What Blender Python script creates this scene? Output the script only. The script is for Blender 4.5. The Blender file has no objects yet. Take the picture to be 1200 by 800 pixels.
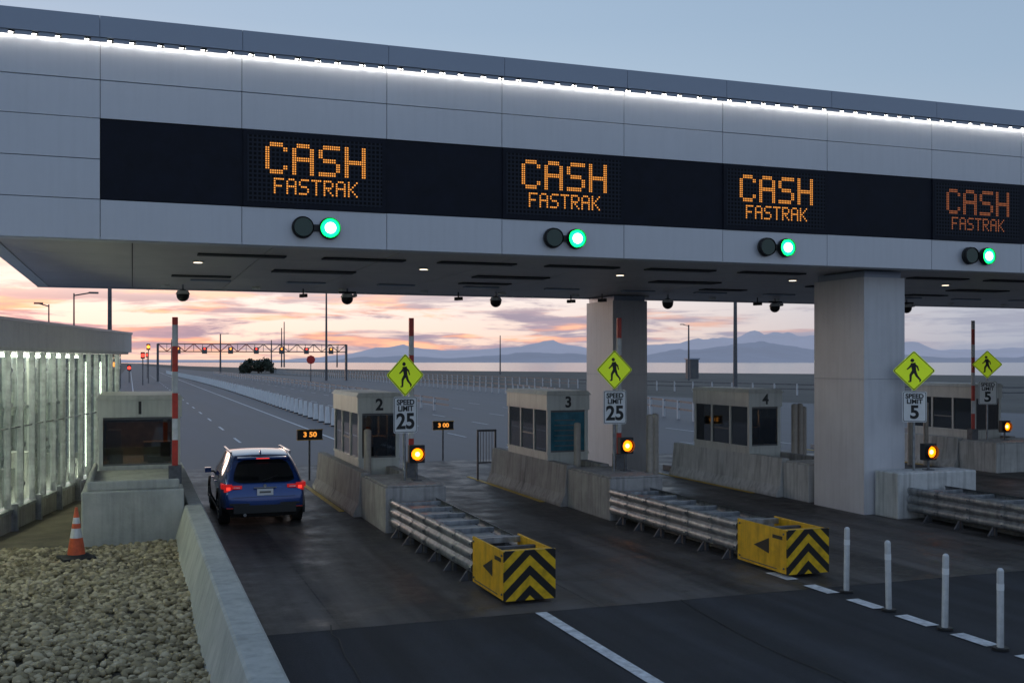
import bpy, bmesh, math, random
import numpy as np
from mathutils import Vector, Matrix, noise
random.seed(4); np.random.seed(4)
R=math.radians
scene=bpy.context.scene
scene.view_settings.view_transform='Standard'; scene.view_settings.look='None'
scene.view_settings.exposure=0; scene.view_settings.gamma=1
COL=scene.collection

# ------------------------------------------------------------------ materials
def newmat(name):
    m=bpy.data.materials.new(name); m.use_nodes=True
    nt=m.node_tree; b=nt.nodes['Principled BSDF']; return m,nt,b
def N(nt,t,**kw):
    n=nt.nodes.new(t)
    for k,v in kw.items(): setattr(n,k,v)
    return n
def L(nt,a,b): nt.links.new(a,b)
def surf(name,col,rough=.5,metal=0,nscale=0,namt=.2,bscale=0,bstr=.2,coat=0,stretch=(1,1,1),spec=.5,streak=0):
    m,nt,b=newmat(name)
    b.inputs['Roughness'].default_value=rough; b.inputs['Metallic'].default_value=metal
    b.inputs['Coat Weight'].default_value=coat; b.inputs['Specular IOR Level'].default_value=spec
    b.inputs['Base Color'].default_value=(*col,1)
    tc=N(nt,'ShaderNodeTexCoord'); mp=N(nt,'ShaderNodeMapping'); mp.inputs['Scale'].default_value=stretch
    L(nt,tc.outputs['Object'],mp.inputs['Vector'])
    if nscale:
        n1=N(nt,'ShaderNodeTexNoise'); n1.inputs['Scale'].default_value=nscale; n1.inputs['Detail'].default_value=7; n1.inputs['Roughness'].default_value=.65
        L(nt,mp.outputs[0],n1.inputs['Vector'])
        r=N(nt,'ShaderNodeValToRGB'); r.color_ramp.elements[0].position=.3; r.color_ramp.elements[1].position=.7
        r.color_ramp.elements[0].color=(*[c*(1-namt) for c in col],1); r.color_ramp.elements[1].color=(*[min(1,c*(1+namt)) for c in col],1)
        L(nt,n1.outputs['Fac'],r.inputs['Fac']); out=r.outputs['Color']
        if streak:
            mp2=N(nt,'ShaderNodeMapping'); mp2.inputs['Scale'].default_value=(5,5,.35); L(nt,tc.outputs['Object'],mp2.inputs['Vector'])
            n2=N(nt,'ShaderNodeTexNoise'); n2.inputs['Scale'].default_value=2; n2.inputs['Detail'].default_value=5
            L(nt,mp2.outputs[0],n2.inputs['Vector'])
            mr=N(nt,'ShaderNodeMapRange'); mr.inputs[1].default_value=.45; mr.inputs[2].default_value=.75; mr.inputs[3].default_value=1; mr.inputs[4].default_value=1-streak
            L(nt,n2.outputs['Fac'],mr.inputs[0])
            mx=N(nt,'ShaderNodeMix',data_type='RGBA',blend_type='MULTIPLY'); mx.inputs[0].default_value=1
            L(nt,out,mx.inputs[6]); L(nt,mr.outputs[0],mx.inputs[7]); out=mx.outputs[2]
        L(nt,out,b.inputs['Base Color'])
        rr=N(nt,'ShaderNodeMapRange'); rr.inputs[3].default_value=max(.02,rough-.1); rr.inputs[4].default_value=min(1,rough+.12)
        L(nt,n1.outputs['Fac'],rr.inputs[0]); L(nt,rr.outputs[0],b.inputs['Roughness'])
    if bscale:
        n3=N(nt,'ShaderNodeTexNoise'); n3.inputs['Scale'].default_value=bscale; n3.inputs['Detail'].default_value=5
        L(nt,mp.outputs[0],n3.inputs['Vector'])
        bp=N(nt,'ShaderNodeBump'); bp.inputs['Strength'].default_value=bstr; bp.inputs['Distance'].default_value=.02
        L(nt,n3.outputs['Fac'],bp.inputs['Height']); L(nt,bp.outputs[0],b.inputs['Normal'])
    return m
def emit(name,col,s,base=(0.02,0.02,0.02),sample=True):
    m,nt,b=newmat(name); b.inputs['Base Color'].default_value=(*base,1)
    b.inputs['Emission Color'].default_value=(*col,1); b.inputs['Emission Strength'].default_value=s
    if not sample: m.cycles.emission_sampling='NONE'
    return m
def glassm(name,tint,fac=.35,rough=.03,amp=1.0):
    m,nt,b=newmat(name); nt.nodes.remove(b)
    o=nt.nodes['Material Output']; tr=N(nt,'ShaderNodeBsdfTransparent'); tr.inputs[0].default_value=(*tint,1)
    g=N(nt,'ShaderNodeBsdfGlossy'); g.inputs['Roughness'].default_value=rough; g.inputs[0].default_value=(.9,.95,1,1)
    fr=N(nt,'ShaderNodeFresnel'); fr.inputs[0].default_value=1.5
    ad=N(nt,'ShaderNodeMath',operation='MULTIPLY_ADD'); ad.inputs[1].default_value=amp; ad.inputs[2].default_value=fac*.2
    L(nt,fr.outputs[0],ad.inputs[0]); mx=N(nt,'ShaderNodeMixShader'); L(nt,ad.outputs[0],mx.inputs[0])
    L(nt,tr.outputs[0],mx.inputs[1]); L(nt,g.outputs[0],mx.inputs[2]); L(nt,mx.outputs[0],o.inputs[0]); return m

M={}
M['panel']=surf('cladding_panel',(.58,.59,.63),.42,.3,nscale=.35,namt=.05,streak=.04)
M['cap']=surf('cap_panel',(.30,.34,.42),.4,.35,nscale=.6,namt=.05)
M['gap']=surf('joint_dark',(.05,.05,.055),.8)
M['soffit']=surf('soffit',(.52,.48,.48),.45,.1,nscale=.8,namt=.14)
M['white']=surf('white_paint',(.76,.76,.74),.5,nscale=4,namt=.06,streak=.1)
M['signblack']=surf('sign_black',(.009,.011,.020),.6,nscale=3,namt=.3,spec=.2)
M['black']=surf('black_plastic',(.015,.015,.016),.5)
M['rubber']=surf('rubber',(.02,.02,.02),.8,nscale=20,namt=.2)
M['column']=surf('column_cladding',(.60,.59,.61),.5,.05,nscale=1.2,namt=.06,streak=.10)
M['conc']=surf('concrete',(.36,.34,.33),.85,nscale=2.5,namt=.25,bscale=25,bstr=.3,streak=.4)
M['conclight']=surf('concrete_light',(.56,.55,.53),.8,nscale=2.5,namt=.16,bscale=25,bstr=.25,streak=.4)
M['concwall']=surf('concrete_wall',(.42,.42,.38),.85,nscale=1.6,namt=.20,bscale=22,bstr=.3,streak=.22)
M['booth']=surf('booth_enamel',(.56,.56,.52),.45,nscale=2,namt=.08,streak=.22)
M['boothdark']=surf('booth_trim',(.12,.12,.12),.5)
M['inside']=surf('booth_interior',(.22,.16,.10),.7,nscale=6,namt=.5)
M['glass']=glassm('window_glass',(.45,.46,.48),.3)
M['clear']=glassm('clear_glass',(.93,.98,.92),.12,amp=.35)
M['galv']=surf('galvanised_steel',(.34,.35,.37),.42,.7,nscale=6,namt=.35,streak=.4)
M['galvd']=surf('galvanised_dark',(.13,.13,.14),.55,.5,nscale=6,namt=.4)
M['yellow']=surf('yellow_paint',(.72,.38,.008),.5,nscale=5,namt=.2,streak=.35)
M['red']=surf('red_paint',(.50,.03,.02),.45,nscale=9,namt=.15)
M['redtape']=surf('red_tape',(.48,.04,.025),.4,nscale=9,namt=.2)
M['orange']=surf('cone_orange',(.55,.09,.03),.55,nscale=8,namt=.3)
M['post']=surf('post_white',(.80,.80,.80),.5,nscale=8,namt=.06)
M['postdirty']=surf('post_dirty',(.62,.62,.62),.55,nscale=8,namt=.15,streak=.5)
M['bollard']=surf('bollard_paint',(.42,.37,.32),.6,nscale=5,namt=.2,streak=.3)
M['line']=surf('road_paint',(.60,.60,.60),.6,nscale=7,namt=.4)
M['yline']=surf('yellow_road_paint',(.55,.36,.03),.6,nscale=9,namt=.25)
M['seam']=surf('crack_sealant',(.012,.012,.012),.6)
M['fence']=surf('fence_white',(.55,.55,.56),.6)
M['dirt']=surf('dirt',(.12,.10,.07),.95,nscale=1.5,namt=.5,bscale=30,bstr=.5)
M['ground']=surf('ground',(.10,.095,.08),.95,nscale=.08,namt=.35)
M['amberled']=emit('amber_led',(1,.36,.05),1.15,sample=False)
M['amberdim']=emit('amber_led_dim',(1,.28,.08),.36,sample=False)
M['green']=emit('green_signal',(.0,1,.13),5)
M['greencore']=emit('green_signal_core',(.35,1,.5),16)
M['redoff']=surf('signal_lens_off',(.012,.05,.04),.2)
M['amber']=emit('amber_beacon',(1,.17,.0),4.2)
M['ambercore']=emit('amber_beacon_core',(1,.5,.12),9)
M['strip']=emit('led_strip',(1,.97,.90),17)
M['tube']=emit('led_tube',(1,1,.86),34)
M['vtube']=emit('led_vertical_tube',(.97,1,.88),5)
M['boothlamp']=emit('booth_lamp',(1,.5,.18),9)
M['addedglow']=emit('added_soffit_glow',(1,.82,.6),3)  # warm glow added under the soffit, no lit fixture known there
M['bluescreen']=surf('blue_window_film',(.03,.14,.19),.15,nscale=3,namt=.4)
M['farred']=emit('far_red',(1,.05,.03),3,sample=False)
M['faramber']=emit('far_amber',(1,.25,.03),4,sample=False)
M['signred']=surf('sign_red',(.6,.03,.02),.4)
def asph():
    m=surf('asphalt',(.024,.025,.029),.72,nscale=1.2,namt=.3,bscale=160,bstr=.35,spec=.35)
    nt=m.node_tree; b=nt.nodes['Principled BSDF']; tc=[n for n in nt.nodes if n.type=='TEX_COORD'][0]
    src=b.inputs['Base Color'].links[0].from_socket
    mp=N(nt,'ShaderNodeMapping'); mp.inputs['Scale'].default_value=(1.3,.07,1); L(nt,tc.outputs['Object'],mp.inputs[0])
    n=N(nt,'ShaderNodeTexNoise'); n.inputs['Scale'].default_value=1.2; n.inputs['Detail'].default_value=4; L(nt,mp.outputs[0],n.inputs[0])
    r=N(nt,'ShaderNodeMapRange'); r.inputs[1].default_value=.4; r.inputs[2].default_value=.65; r.inputs[3].default_value=.75; r.inputs[4].default_value=1.5; L(nt,n.outputs[0],r.inputs[0])
    n5=N(nt,'ShaderNodeTexNoise'); n5.inputs['Scale'].default_value=140; L(nt,tc.outputs['Object'],n5.inputs[0])
    r5=N(nt,'ShaderNodeMapRange'); r5.inputs[1].default_value=.35; r5.inputs[2].default_value=.7; r5.inputs[3].default_value=.6; r5.inputs[4].default_value=1.6; L(nt,n5.outputs[0],r5.inputs[0])
    mu=N(nt,'ShaderNodeMath',operation='MULTIPLY'); L(nt,r.outputs[0],mu.inputs[0]); L(nt,r5.outputs[0],mu.inputs[1])
    mx=N(nt,'ShaderNodeMix',data_type='RGBA',blend_type='MULTIPLY'); mx.inputs[0].default_value=1; L(nt,src,mx.inputs[6]); L(nt,mu.outputs[0],mx.inputs[7]); L(nt,mx.outputs[2],b.inputs['Base Color'])
    return m
M['asphalt']=asph()
def yg():
    m=surf('fluoro_yellow_green_glow',(.62,.80,.02),.45); b=m.node_tree.nodes['Principled BSDF']
    b.inputs['Emission Color'].default_value=(.6,.85,.02,1); b.inputs['Emission Strength'].default_value=.22; return m  # brightness of the sheeting put in as faint emission, not a lamp
M['yg']=yg()
def chevron():
    m,nt,b=newmat('chevron_sheeting'); tc=N(nt,'ShaderNodeTexCoord'); s=N(nt,'ShaderNodeSeparateXYZ'); L(nt,tc.outputs['Object'],s.inputs[0])
    a=N(nt,'ShaderNodeMath',operation='ABSOLUTE'); L(nt,s.outputs[0],a.inputs[0])
    ma=N(nt,'ShaderNodeMath',operation='MULTIPLY_ADD'); ma.inputs[1].default_value=.95; L(nt,a.outputs[0],ma.inputs[0]); L(nt,s.outputs[2],ma.inputs[2])
    d=N(nt,'ShaderNodeMath',operation='DIVIDE'); d.inputs[1].default_value=.29; L(nt,ma.outputs[0],d.inputs[0])
    f=N(nt,'ShaderNodeMath',operation='FRACT'); L(nt,d.outputs[0],f.inputs[0])
    g=N(nt,'ShaderNodeMath',operation='GREATER_THAN'); g.inputs[1].default_value=.5; L(nt,f.outputs[0],g.inputs[0])
    mx=N(nt,'ShaderNodeMix',data_type='RGBA'); mx.inputs[6].default_value=(.012,.012,.012,1); mx.inputs[7].default_value=(.80,.48,.01,1)
    n=N(nt,'ShaderNodeTexNoise'); n.inputs['Scale'].default_value=7; n.inputs['Detail'].default_value=6; L(nt,tc.outputs['Object'],n.inputs[0])
    mr=N(nt,'ShaderNodeMapRange'); mr.inputs[1].default_value=.4; mr.inputs[2].default_value=.7; mr.inputs[3].default_value=1; mr.inputs[4].default_value=.6; L(nt,n.outputs[0],mr.inputs[0])
    m2=N(nt,'ShaderNodeMix',data_type='RGBA',blend_type='MULTIPLY'); m2.inputs[0].default_value=1; L(nt,mx.outputs[2],m2.inputs[6]); L(nt,mr.outputs[0],m2.inputs[7])
    L(nt,g.outputs[0],mx.inputs[0]); L(nt,m2.outputs[2],b.inputs['Base Color']); b.inputs['Roughness'].default_value=.4; return m
M['chev']=chevron()
def matrixm():
    m,nt,b=newmat('led_matrix'); tc=N(nt,'ShaderNodeTexCoord'); s=N(nt,'ShaderNodeSeparateXYZ'); L(nt,tc.outputs['Object'],s.inputs[0])
    outs=[]
    for i in (0,2):
        d=N(nt,'ShaderNodeMath',operation='DIVIDE'); d.inputs[1].default_value=.08; L(nt,s.outputs[i],d.inputs[0])
        f=N(nt,'ShaderNodeMath',operation='FRACT'); L(nt,d.outputs[0],f.inputs[0])
        g=N(nt,'ShaderNodeMath',operation='GREATER_THAN'); g.inputs[1].default_value=.62; L(nt,f.outputs[0],g.inputs[0]); outs.append(g)
    mu=N(nt,'ShaderNodeMath',operation='MAXIMUM'); L(nt,outs[0].outputs[0],mu.inputs[0]); L(nt,outs[1].outputs[0],mu.inputs[1])
    mx=N(nt,'ShaderNodeMix',data_type='RGBA'); mx.inputs[6].default_value=(.006,.006,.008,1); mx.inputs[7].default_value=(.026,.030,.042,1)
    L(nt,mu.outputs[0],mx.inputs[0]); L(nt,mx.outputs[2],b.inputs['Base Color']); b.inputs['Roughness'].default_value=.7; b.inputs['Specular IOR Level'].default_value=.15; return m
M['matrix']=matrixm()
def pavement():
    m,nt,b=newmat('concrete_pavement'); tc=N(nt,'ShaderNodeTexCoord'); s=N(nt,'ShaderNodeSeparateXYZ'); L(nt,tc.outputs['Object'],s.inputs[0])
    n1=N(nt,'ShaderNodeTexNoise'); n1.inputs['Scale'].default_value=.9; n1.inputs['Detail'].default_value=10; n1.inputs['Roughness'].default_value=.74; L(nt,tc.outputs['Object'],n1.inputs[0])
    r=N(nt,'ShaderNodeValToRGB'); r.color_ramp.elements[0].position=.33;r.color_ramp.elements[1].position=.68
    r.color_ramp.elements[0].color=(.042,.037,.035,1); r.color_ramp.elements[1].color=(.135,.118,.108,1); L(nt,n1.outputs[0],r.inputs[0])
    mp=N(nt,'ShaderNodeMapping'); mp.inputs['Scale'].default_value=(1.6,.10,1); L(nt,tc.outputs['Object'],mp.inputs[0])
    n2=N(nt,'ShaderNodeTexNoise'); n2.inputs['Scale'].default_value=1.1; n2.inputs['Detail'].default_value=5; L(nt,mp.outputs[0],n2.inputs[0])
    mr=N(nt,'ShaderNodeMapRange'); mr.inputs[1].default_value=.38; mr.inputs[2].default_value=.60; mr.inputs[3].default_value=.28; mr.inputs[4].default_value=1.0; L(nt,n2.outputs[0],mr.inputs[0])
    mx=N(nt,'ShaderNodeMix',data_type='RGBA',blend_type='MULTIPLY'); mx.inputs[0].default_value=1; L(nt,r.outputs[0],mx.inputs[6]); L(nt,mr.outputs[0],mx.inputs[7])
    n4=N(nt,'ShaderNodeTexVoronoi'); n4.inputs['Scale'].default_value=1.3; L(nt,tc.outputs['Object'],n4.inputs[0])
    m4=N(nt,'ShaderNodeMapRange'); m4.inputs[1].default_value=.03; m4.inputs[2].default_value=.12; m4.inputs[3].default_value=.45; m4.inputs[4].default_value=1; L(nt,n4.outputs[0],m4.inputs[0])
    mx4=N(nt,'ShaderNodeMix',data_type='RGBA',blend_type='MULTIPLY'); mx4.inputs[0].default_value=1; L(nt,mx.outputs[2],mx4.inputs[6]); L(nt,m4.outputs[0],mx4.inputs[7])
    gs=[]
    for ax,per,wd,off in((1,4.6,.993,0),(0,3.7,.9925,1.1)):
        o_=N(nt,'ShaderNodeMath',operation='ADD'); o_.inputs[1].default_value=off; L(nt,s.outputs[ax],o_.inputs[0])
        d=N(nt,'ShaderNodeMath',operation='DIVIDE'); d.inputs[1].default_value=per; L(nt,o_.outputs[0],d.inputs[0])
        f=N(nt,'ShaderNodeMath',operation='FRACT'); L(nt,d.outputs[0],f.inputs[0])
        g=N(nt,'ShaderNodeMath',operation='GREATER_THAN'); g.inputs[1].default_value=wd; L(nt,f.outputs[0],g.inputs[0]); gs.append(g)
    gm=N(nt,'ShaderNodeMath',operation='MAXIMUM'); L(nt,gs[0].outputs[0],gm.inputs[0]); L(nt,gs[1].outputs[0],gm.inputs[1])
    mx2=N(nt,'ShaderNodeMix',data_type='RGBA'); mx2.inputs[7].default_value=(.02,.02,.02,1); L(nt,gm.outputs[0],mx2.inputs[0]); L(nt,mx4.outputs[2],mx2.inputs[6])
    L(nt,mx2.outputs[2],b.inputs['Base Color'])
    rr=N(nt,'ShaderNodeMapRange'); rr.inputs[1].default_value=.35; rr.inputs[2].default_value=.65; rr.inputs[3].default_value=.34; rr.inputs[4].default_value=.75; L(nt,n1.outputs[0],rr.inputs[0]); L(nt,rr.outputs[0],b.inputs['Roughness'])
    n3=N(nt,'ShaderNodeTexNoise'); n3.inputs['Scale'].default_value=60; L(nt,tc.outputs['Object'],n3.inputs[0])
    bp=N(nt,'ShaderNodeBump'); bp.inputs['Strength'].default_value=.2; bp.inputs['Distance'].default_value=.01; L(nt,n3.outputs[0],bp.inputs['Height']); L(nt,bp.outputs[0],b.inputs['Normal'])
    return m
M['pave']=pavement()
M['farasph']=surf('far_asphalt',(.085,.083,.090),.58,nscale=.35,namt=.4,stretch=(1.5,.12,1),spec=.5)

# ------------------------------------------------------------------ mesh builder
class MB:
    def __init__(s): s.v=[];s.f=[];s.m=[];s.mats=[];s.T=Matrix.Identity(4);s.sm=[]
    def mi(s,k):
        if k not in s.mats: s.mats.append(k)
        return s.mats.index(k)
    def add(s,vs,fs,k,smooth=False):
        o=len(s.v); s.v+= [tuple(s.T@Vector(p)) for p in vs]; i=s.mi(k)
        for f in fs: s.f.append([o+a for a in f]); s.m.append(i); s.sm.append(smooth)
    def box(s,a,b,k):
        x0,y0,z0=a;x1,y1,z1=b
        s.add([(x0,y0,z0),(x1,y0,z0),(x1,y1,z0),(x0,y1,z0),(x0,y0,z1),(x1,y0,z1),(x1,y1,z1),(x0,y1,z1)],
              [(0,3,2,1),(4,5,6,7),(0,1,5,4),(1,2,6,5),(2,3,7,6),(3,0,4,7)],k)
    def quad(s,p,k): s.add(p,[tuple(range(len(p)))],k)
    def extr(s,prof,y0,y1,k,closed=True,prof2=None,smooth=False):
        n=len(prof); p2=prof2 or prof
        vs=[(x,y0,z) for x,z in prof]+[(x,y1,z) for x,z in p2]
        fs=[(i,(i+1)%n,n+(i+1)%n,n+i) for i in range(n if closed else n-1)]
        if closed: fs+=[tuple(range(n))[::-1],tuple(range(n,2*n))]
        s.add(vs,fs,k,smooth)
    def cyl(s,p0,p1,r0,k,r1=None,n=16,caps=True):
        r1=r0 if r1 is None else r1
        p0=Vector(p0);p1=Vector(p1);d=(p1-p0).normalized()
        u=d.orthogonal().normalized();w=d.cross(u)
        vs=[];
        for p,r in((p0,r0),(p1,r1)):
            for i in range(n):
                a=2*math.pi*i/n; vs.append(p+u*math.cos(a)*r+w*math.sin(a)*r)
        s.add(vs,[(i,(i+1)%n,n+(i+1)%n,n+i) for i in range(n)],k,True)
        if caps: s.add(vs,[tuple(range(n))[::-1],tuple(range(n,2*n))],k)
    def sph(s,c,r,k,n=12,sq=(1,1,1)):
        vs=[];fs=[]
        for j in range(n+1):
            for i in range(n*2):
                t=math.pi*j/n;p=math.pi*i/n
                vs.append((c[0]+r*sq[0]*math.sin(t)*math.cos(p),c[1]+r*sq[1]*math.sin(t)*math.sin(p),c[2]+r*sq[2]*math.cos(t)))
        for j in range(n):
            for i in range(n*2): fs.append((j*2*n+i,(j+1)*2*n+i,(j+1)*2*n+(i+1)%(2*n),j*2*n+(i+1)%(2*n)))
        s.add(vs,fs,k,True)
    def build(s,name,loc=(0,0,0),rz=0,bevel=0,parent=None):
        me=bpy.data.meshes.new(name); me.from_pydata(s.v,[],s.f)
        for k in s.mats: me.materials.append(M[k] if isinstance(k,str) else k)
        me.polygons.foreach_set('material_index',s.m); me.polygons.foreach_set('use_smooth',s.sm); me.update()
        o=bpy.data.objects.new(name,me); COL.objects.link(o); o.location=loc; o.rotation_euler=(0,0,rz)
        if bevel:
            b=o.modifiers.new('bevel','BEVEL'); b.width=bevel; b.segments=2; b.limit_method='ANGLE'; b.angle_limit=R(50)
        if parent: o.parent=parent
        return o
def text(body,size,loc,mat,parent,name='lettering',rot=(R(90),0,0),sx=1,bold=0):
    c=bpy.data.curves.new(name,'FONT'); c.body=body; c.size=size; c.align_x='CENTER'; c.align_y='CENTER'; c.extrude=.002; c.offset=bold
    c.materials.append(M[mat]); o=bpy.data.objects.new(name,c); COL.objects.link(o); o.location=loc; o.rotation_euler=rot; o.scale=(sx,1,1); o.parent=parent; return o

# ------------------------------------------------------------------ camera
H=3.5; A=R(19.74)
cam=bpy.data.cameras.new('camera'); co=bpy.data.objects.new('camera',cam); COL.objects.link(co)
co.location=(0,0,H); co.rotation_euler=(R(90),0,-A); cam.sensor_width=36; cam.lens=37.2; cam.shift_y=.02
cam.clip_end=60000; cam.clip_start=.1; scene.camera=co

# ------------------------------------------------------------------ world
w=bpy.data.worlds.new('World'); scene.world=w; w.use_nodes=True; nt=w.node_tree; nt.nodes.clear()
out=N(nt,'ShaderNodeOutputWorld'); bg=N(nt,'ShaderNodeBackground'); L(nt,bg.outputs[0],out.inputs[0])
SAZ=R(-14)
sky=N(nt,'ShaderNodeTexSky'); sky.sky_type='NISHITA'; sky.sun_disc=False; sky.sun_elevation=R(.8); sky.sun_rotation=SAZ
sky.air_density=1.2; sky.dust_density=2
tc=N(nt,'ShaderNodeTexCoord'); sx=N(nt,'ShaderNodeSeparateXYZ'); L(nt,tc.outputs['Generated'],sx.inputs[0])
def ramp(stops,inp):
    r=N(nt,'ShaderNodeValToRGB'); cr=r.color_ramp
    while len(cr.elements)<len(stops): cr.elements.new(.5)
    for e,(p,c) in zip(cr.elements,stops): e.position=p; e.color=(*c,1)
    L(nt,inp,r.inputs[0]); return r
rA=ramp([(0,(.88,.58,.44)),(.025,(.93,.72,.60)),(.06,(.88,.78,.74)),(.15,(.48,.57,.66)),(.30,(.29,.40,.54)),(1,(.13,.20,.35))],sx.outputs[2])
rB=ramp([(0,(.28,.33,.42)),(.05,(.32,.38,.48)),(.12,(.34,.42,.53)),(.25,(.25,.35,.48)),(.5,(.20,.28,.41)),(1,(.13,.20,.35))],sx.outputs[2])
dp=N(nt,'ShaderNodeVectorMath',operation='DOT_PRODUCT'); dp.inputs[1].default_value=(math.sin(SAZ),math.cos(SAZ),0); L(nt,tc.outputs['Generated'],dp.inputs[0])
mr=N(nt,'ShaderNodeMapRange',interpolation_type='SMOOTHSTEP'); mr.inputs[1].default_value=.40; mr.inputs[2].default_value=1.0; L(nt,dp.outputs['Value'],mr.inputs[0])
mx=N(nt,'ShaderNodeMix',data_type='RGBA'); L(nt,mr.outputs[0],mx.inputs[0]); L(nt,rB.outputs[0],mx.inputs[6]); L(nt,rA.outputs[0],mx.inputs[7])
mp=N(nt,'ShaderNodeMapping'); mp.inputs['Scale'].default_value=(4.2,4.2,40); mp.inputs['Location'].default_value=(.6,0,.4); L(nt,tc.outputs['Generated'],mp.inputs[0])
n1=N(nt,'ShaderNodeTexNoise'); n1.inputs['Scale'].default_value=1.5; n1.inputs['Detail'].default_value=9; n1.inputs['Roughness'].default_value=.6; n1.inputs['Distortion'].default_value=.35; L(nt,mp.outputs[0],n1.inputs[0])
th=N(nt,'ShaderNodeMapRange',interpolation_type='SMOOTHSTEP'); th.inputs[1].default_value=.45; th.inputs[2].default_value=.56; L(nt,n1.outputs[0],th.inputs[0])
mk=ramp([(0,(.85,.85,.85)),(.02,(1,1,1)),(.045,(1,1,1)),(.075,(.35,.35,.35)),(.13,(0,0,0))],sx.outputs[2])
mm=N(nt,'ShaderNodeMath',operation='MULTIPLY'); L(nt,th.outputs[0],mm.inputs[0]); L(nt,mk.outputs[0],mm.inputs[1])
n2=N(nt,'ShaderNodeTexNoise'); n2.inputs['Scale'].default_value=2.8; n2.inputs['Detail'].default_value=6; L(nt,mp.outputs[0],n2.inputs[0])
cc=ramp([(.40,(.27,.25,.34)),(.50,(.38,.30,.37)),(.56,(.66,.35,.29)),(.63,(.95,.50,.32))],n2.outputs[0])
cb=N(nt,'ShaderNodeMix',data_type='RGBA'); cb.inputs[6].default_value=(.29,.32,.41,1); L(nt,cc.outputs[0],cb.inputs[7])
m3=N(nt,'ShaderNodeMapRange'); m3.inputs[1].default_value=.55; m3.inputs[2].default_value=.85; L(nt,dp.outputs['Value'],m3.inputs[0]); L(nt,m3.outputs[0],cb.inputs[0])
mc=N(nt,'ShaderNodeMix',data_type='RGBA'); L(nt,mm.outputs[0],mc.inputs[0]); L(nt,mx.outputs[2],mc.inputs[6]); L(nt,cb.outputs[2],mc.inputs[7])
sk=N(nt,'ShaderNodeMix',data_type='RGBA',blend_type='ADD'); sk.inputs[0].default_value=.04; L(nt,mc.outputs[2],sk.inputs[6]); L(nt,sky.outputs[0],sk.inputs[7])
L(nt,sk.outputs[2],bg.inputs[0]); bg.inputs[1].default_value=1.2
sun=bpy.data.lights.new('sun','SUN'); sun.energy=.25; sun.angle=R(12); sun.color=(1,.75,.6)
so=bpy.data.objects.new('sun',sun); COL.objects.link(so)
sd=Vector((math.sin(SAZ)*math.cos(R(3)),math.cos(SAZ)*math.cos(R(3)),math.sin(R(3))))
so.rotation_euler=sd.to_track_quat('Z','Y').to_euler()

# ------------------------------------------------------------------ ground, water, hills
def sheet(name,pts,z,k):
    b=MB(); b.quad([(x,y,z) for x,y in pts],k); return b.build(name)
sheet('ground',[(-4000,-300),(400,-300),(300,60),(214,210),(120,400),(80,520),(45,900),(20,2500),(-100,4500),(-4000,4500)],0,'ground')
wm,nw,bw=newmat('water'); bw.inputs['Base Color'].default_value=(.05,.08,.11,1); bw.inputs['Roughness'].default_value=.12; bw.inputs['IOR'].default_value=1.33
tcw=N(nw,'ShaderNodeTexCoord'); nn=N(nw,'ShaderNodeTexNoise'); nn.inputs['Scale'].default_value=.05; nn.inputs['Detail'].default_value=6; L(nw,tcw.outputs['Object'],nn.inputs[0])
bpn=N(nw,'ShaderNodeBump'); bpn.inputs['Strength'].default_value=.3; bpn.inputs['Distance'].default_value=1; L(nw,nn.outputs[0],bpn.inputs['Height']); L(nw,bpn.outputs[0],bw.inputs['Normal'])
M['water']=wm
sheet('water',[(-30000,-3000),(40000,-3000),(40000,40000),(-30000,40000)],-1.5,'water')
def haze_glow(name,c,e):
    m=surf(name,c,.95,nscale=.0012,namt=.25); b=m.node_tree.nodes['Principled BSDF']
    b.inputs['Emission Color'].default_value=(*e,1); b.inputs['Emission Strength'].default_value=1; b.inputs['Specular IOR Level'].default_value=0; return m  # distance haze put into the hill material as an even glow
M['hill1']=haze_glow('hill_far_haze',(.12,.14,.18),(.22,.245,.33))
M['hill2']=haze_glow('hill_near_haze',(.10,.115,.15),(.145,.17,.235))
def hills(name,D,prof,k,seed):
    b=MB(); vs=[];n=0
    xs=[p[0] for p in prof]; ys=[p[1] for p in prof]
    X=np.linspace(xs[0],xs[-1],420); Yv=np.interp(X,xs,ys)
    rows=[(-.16,0),(-.10,.30),(-.05,.72),(0,1),(.1,.4)]
    for j,(dd,hh) in enumerate(rows):
        for i,(x,y) in enumerate(zip(X,Yv)):
            d=D*(1+dd); t=(x-600)/1240; r=t*d
            z=y/1240*D*hh
            nz=noise.fractal(Vector((x*.035,seed+j*.7,0)),.9,2.1,6)
            z=z*(1+.14*nz)+ (y/1240*D)*.06*nz if hh>0 else -2
            vs.append((r*math.cos(A)+d*math.sin(A),-r*math.sin(A)+d*math.cos(A),z-2))
    W=len(X)
    b.add(vs,[(j*W+i,j*W+i+1,(j+1)*W+i+1,(j+1)*W+i) for j in range(len(rows)-1) for i in range(W-1)],k,True)
    return b.build(name)
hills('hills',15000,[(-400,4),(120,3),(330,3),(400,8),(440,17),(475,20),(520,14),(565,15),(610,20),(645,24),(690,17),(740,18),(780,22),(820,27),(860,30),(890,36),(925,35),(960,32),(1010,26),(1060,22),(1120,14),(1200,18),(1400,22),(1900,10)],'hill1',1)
hills('hills',11000,[(-400,0),(380,1),(420,6),(470,8),(520,5),(560,7),(620,12),(670,10),(740,7),(790,14),(830,17),(880,24),(930,19),(980,11),(1060,9),(1120,5),(1200,7),(1500,10),(1900,6)],'hill2',7)

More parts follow.
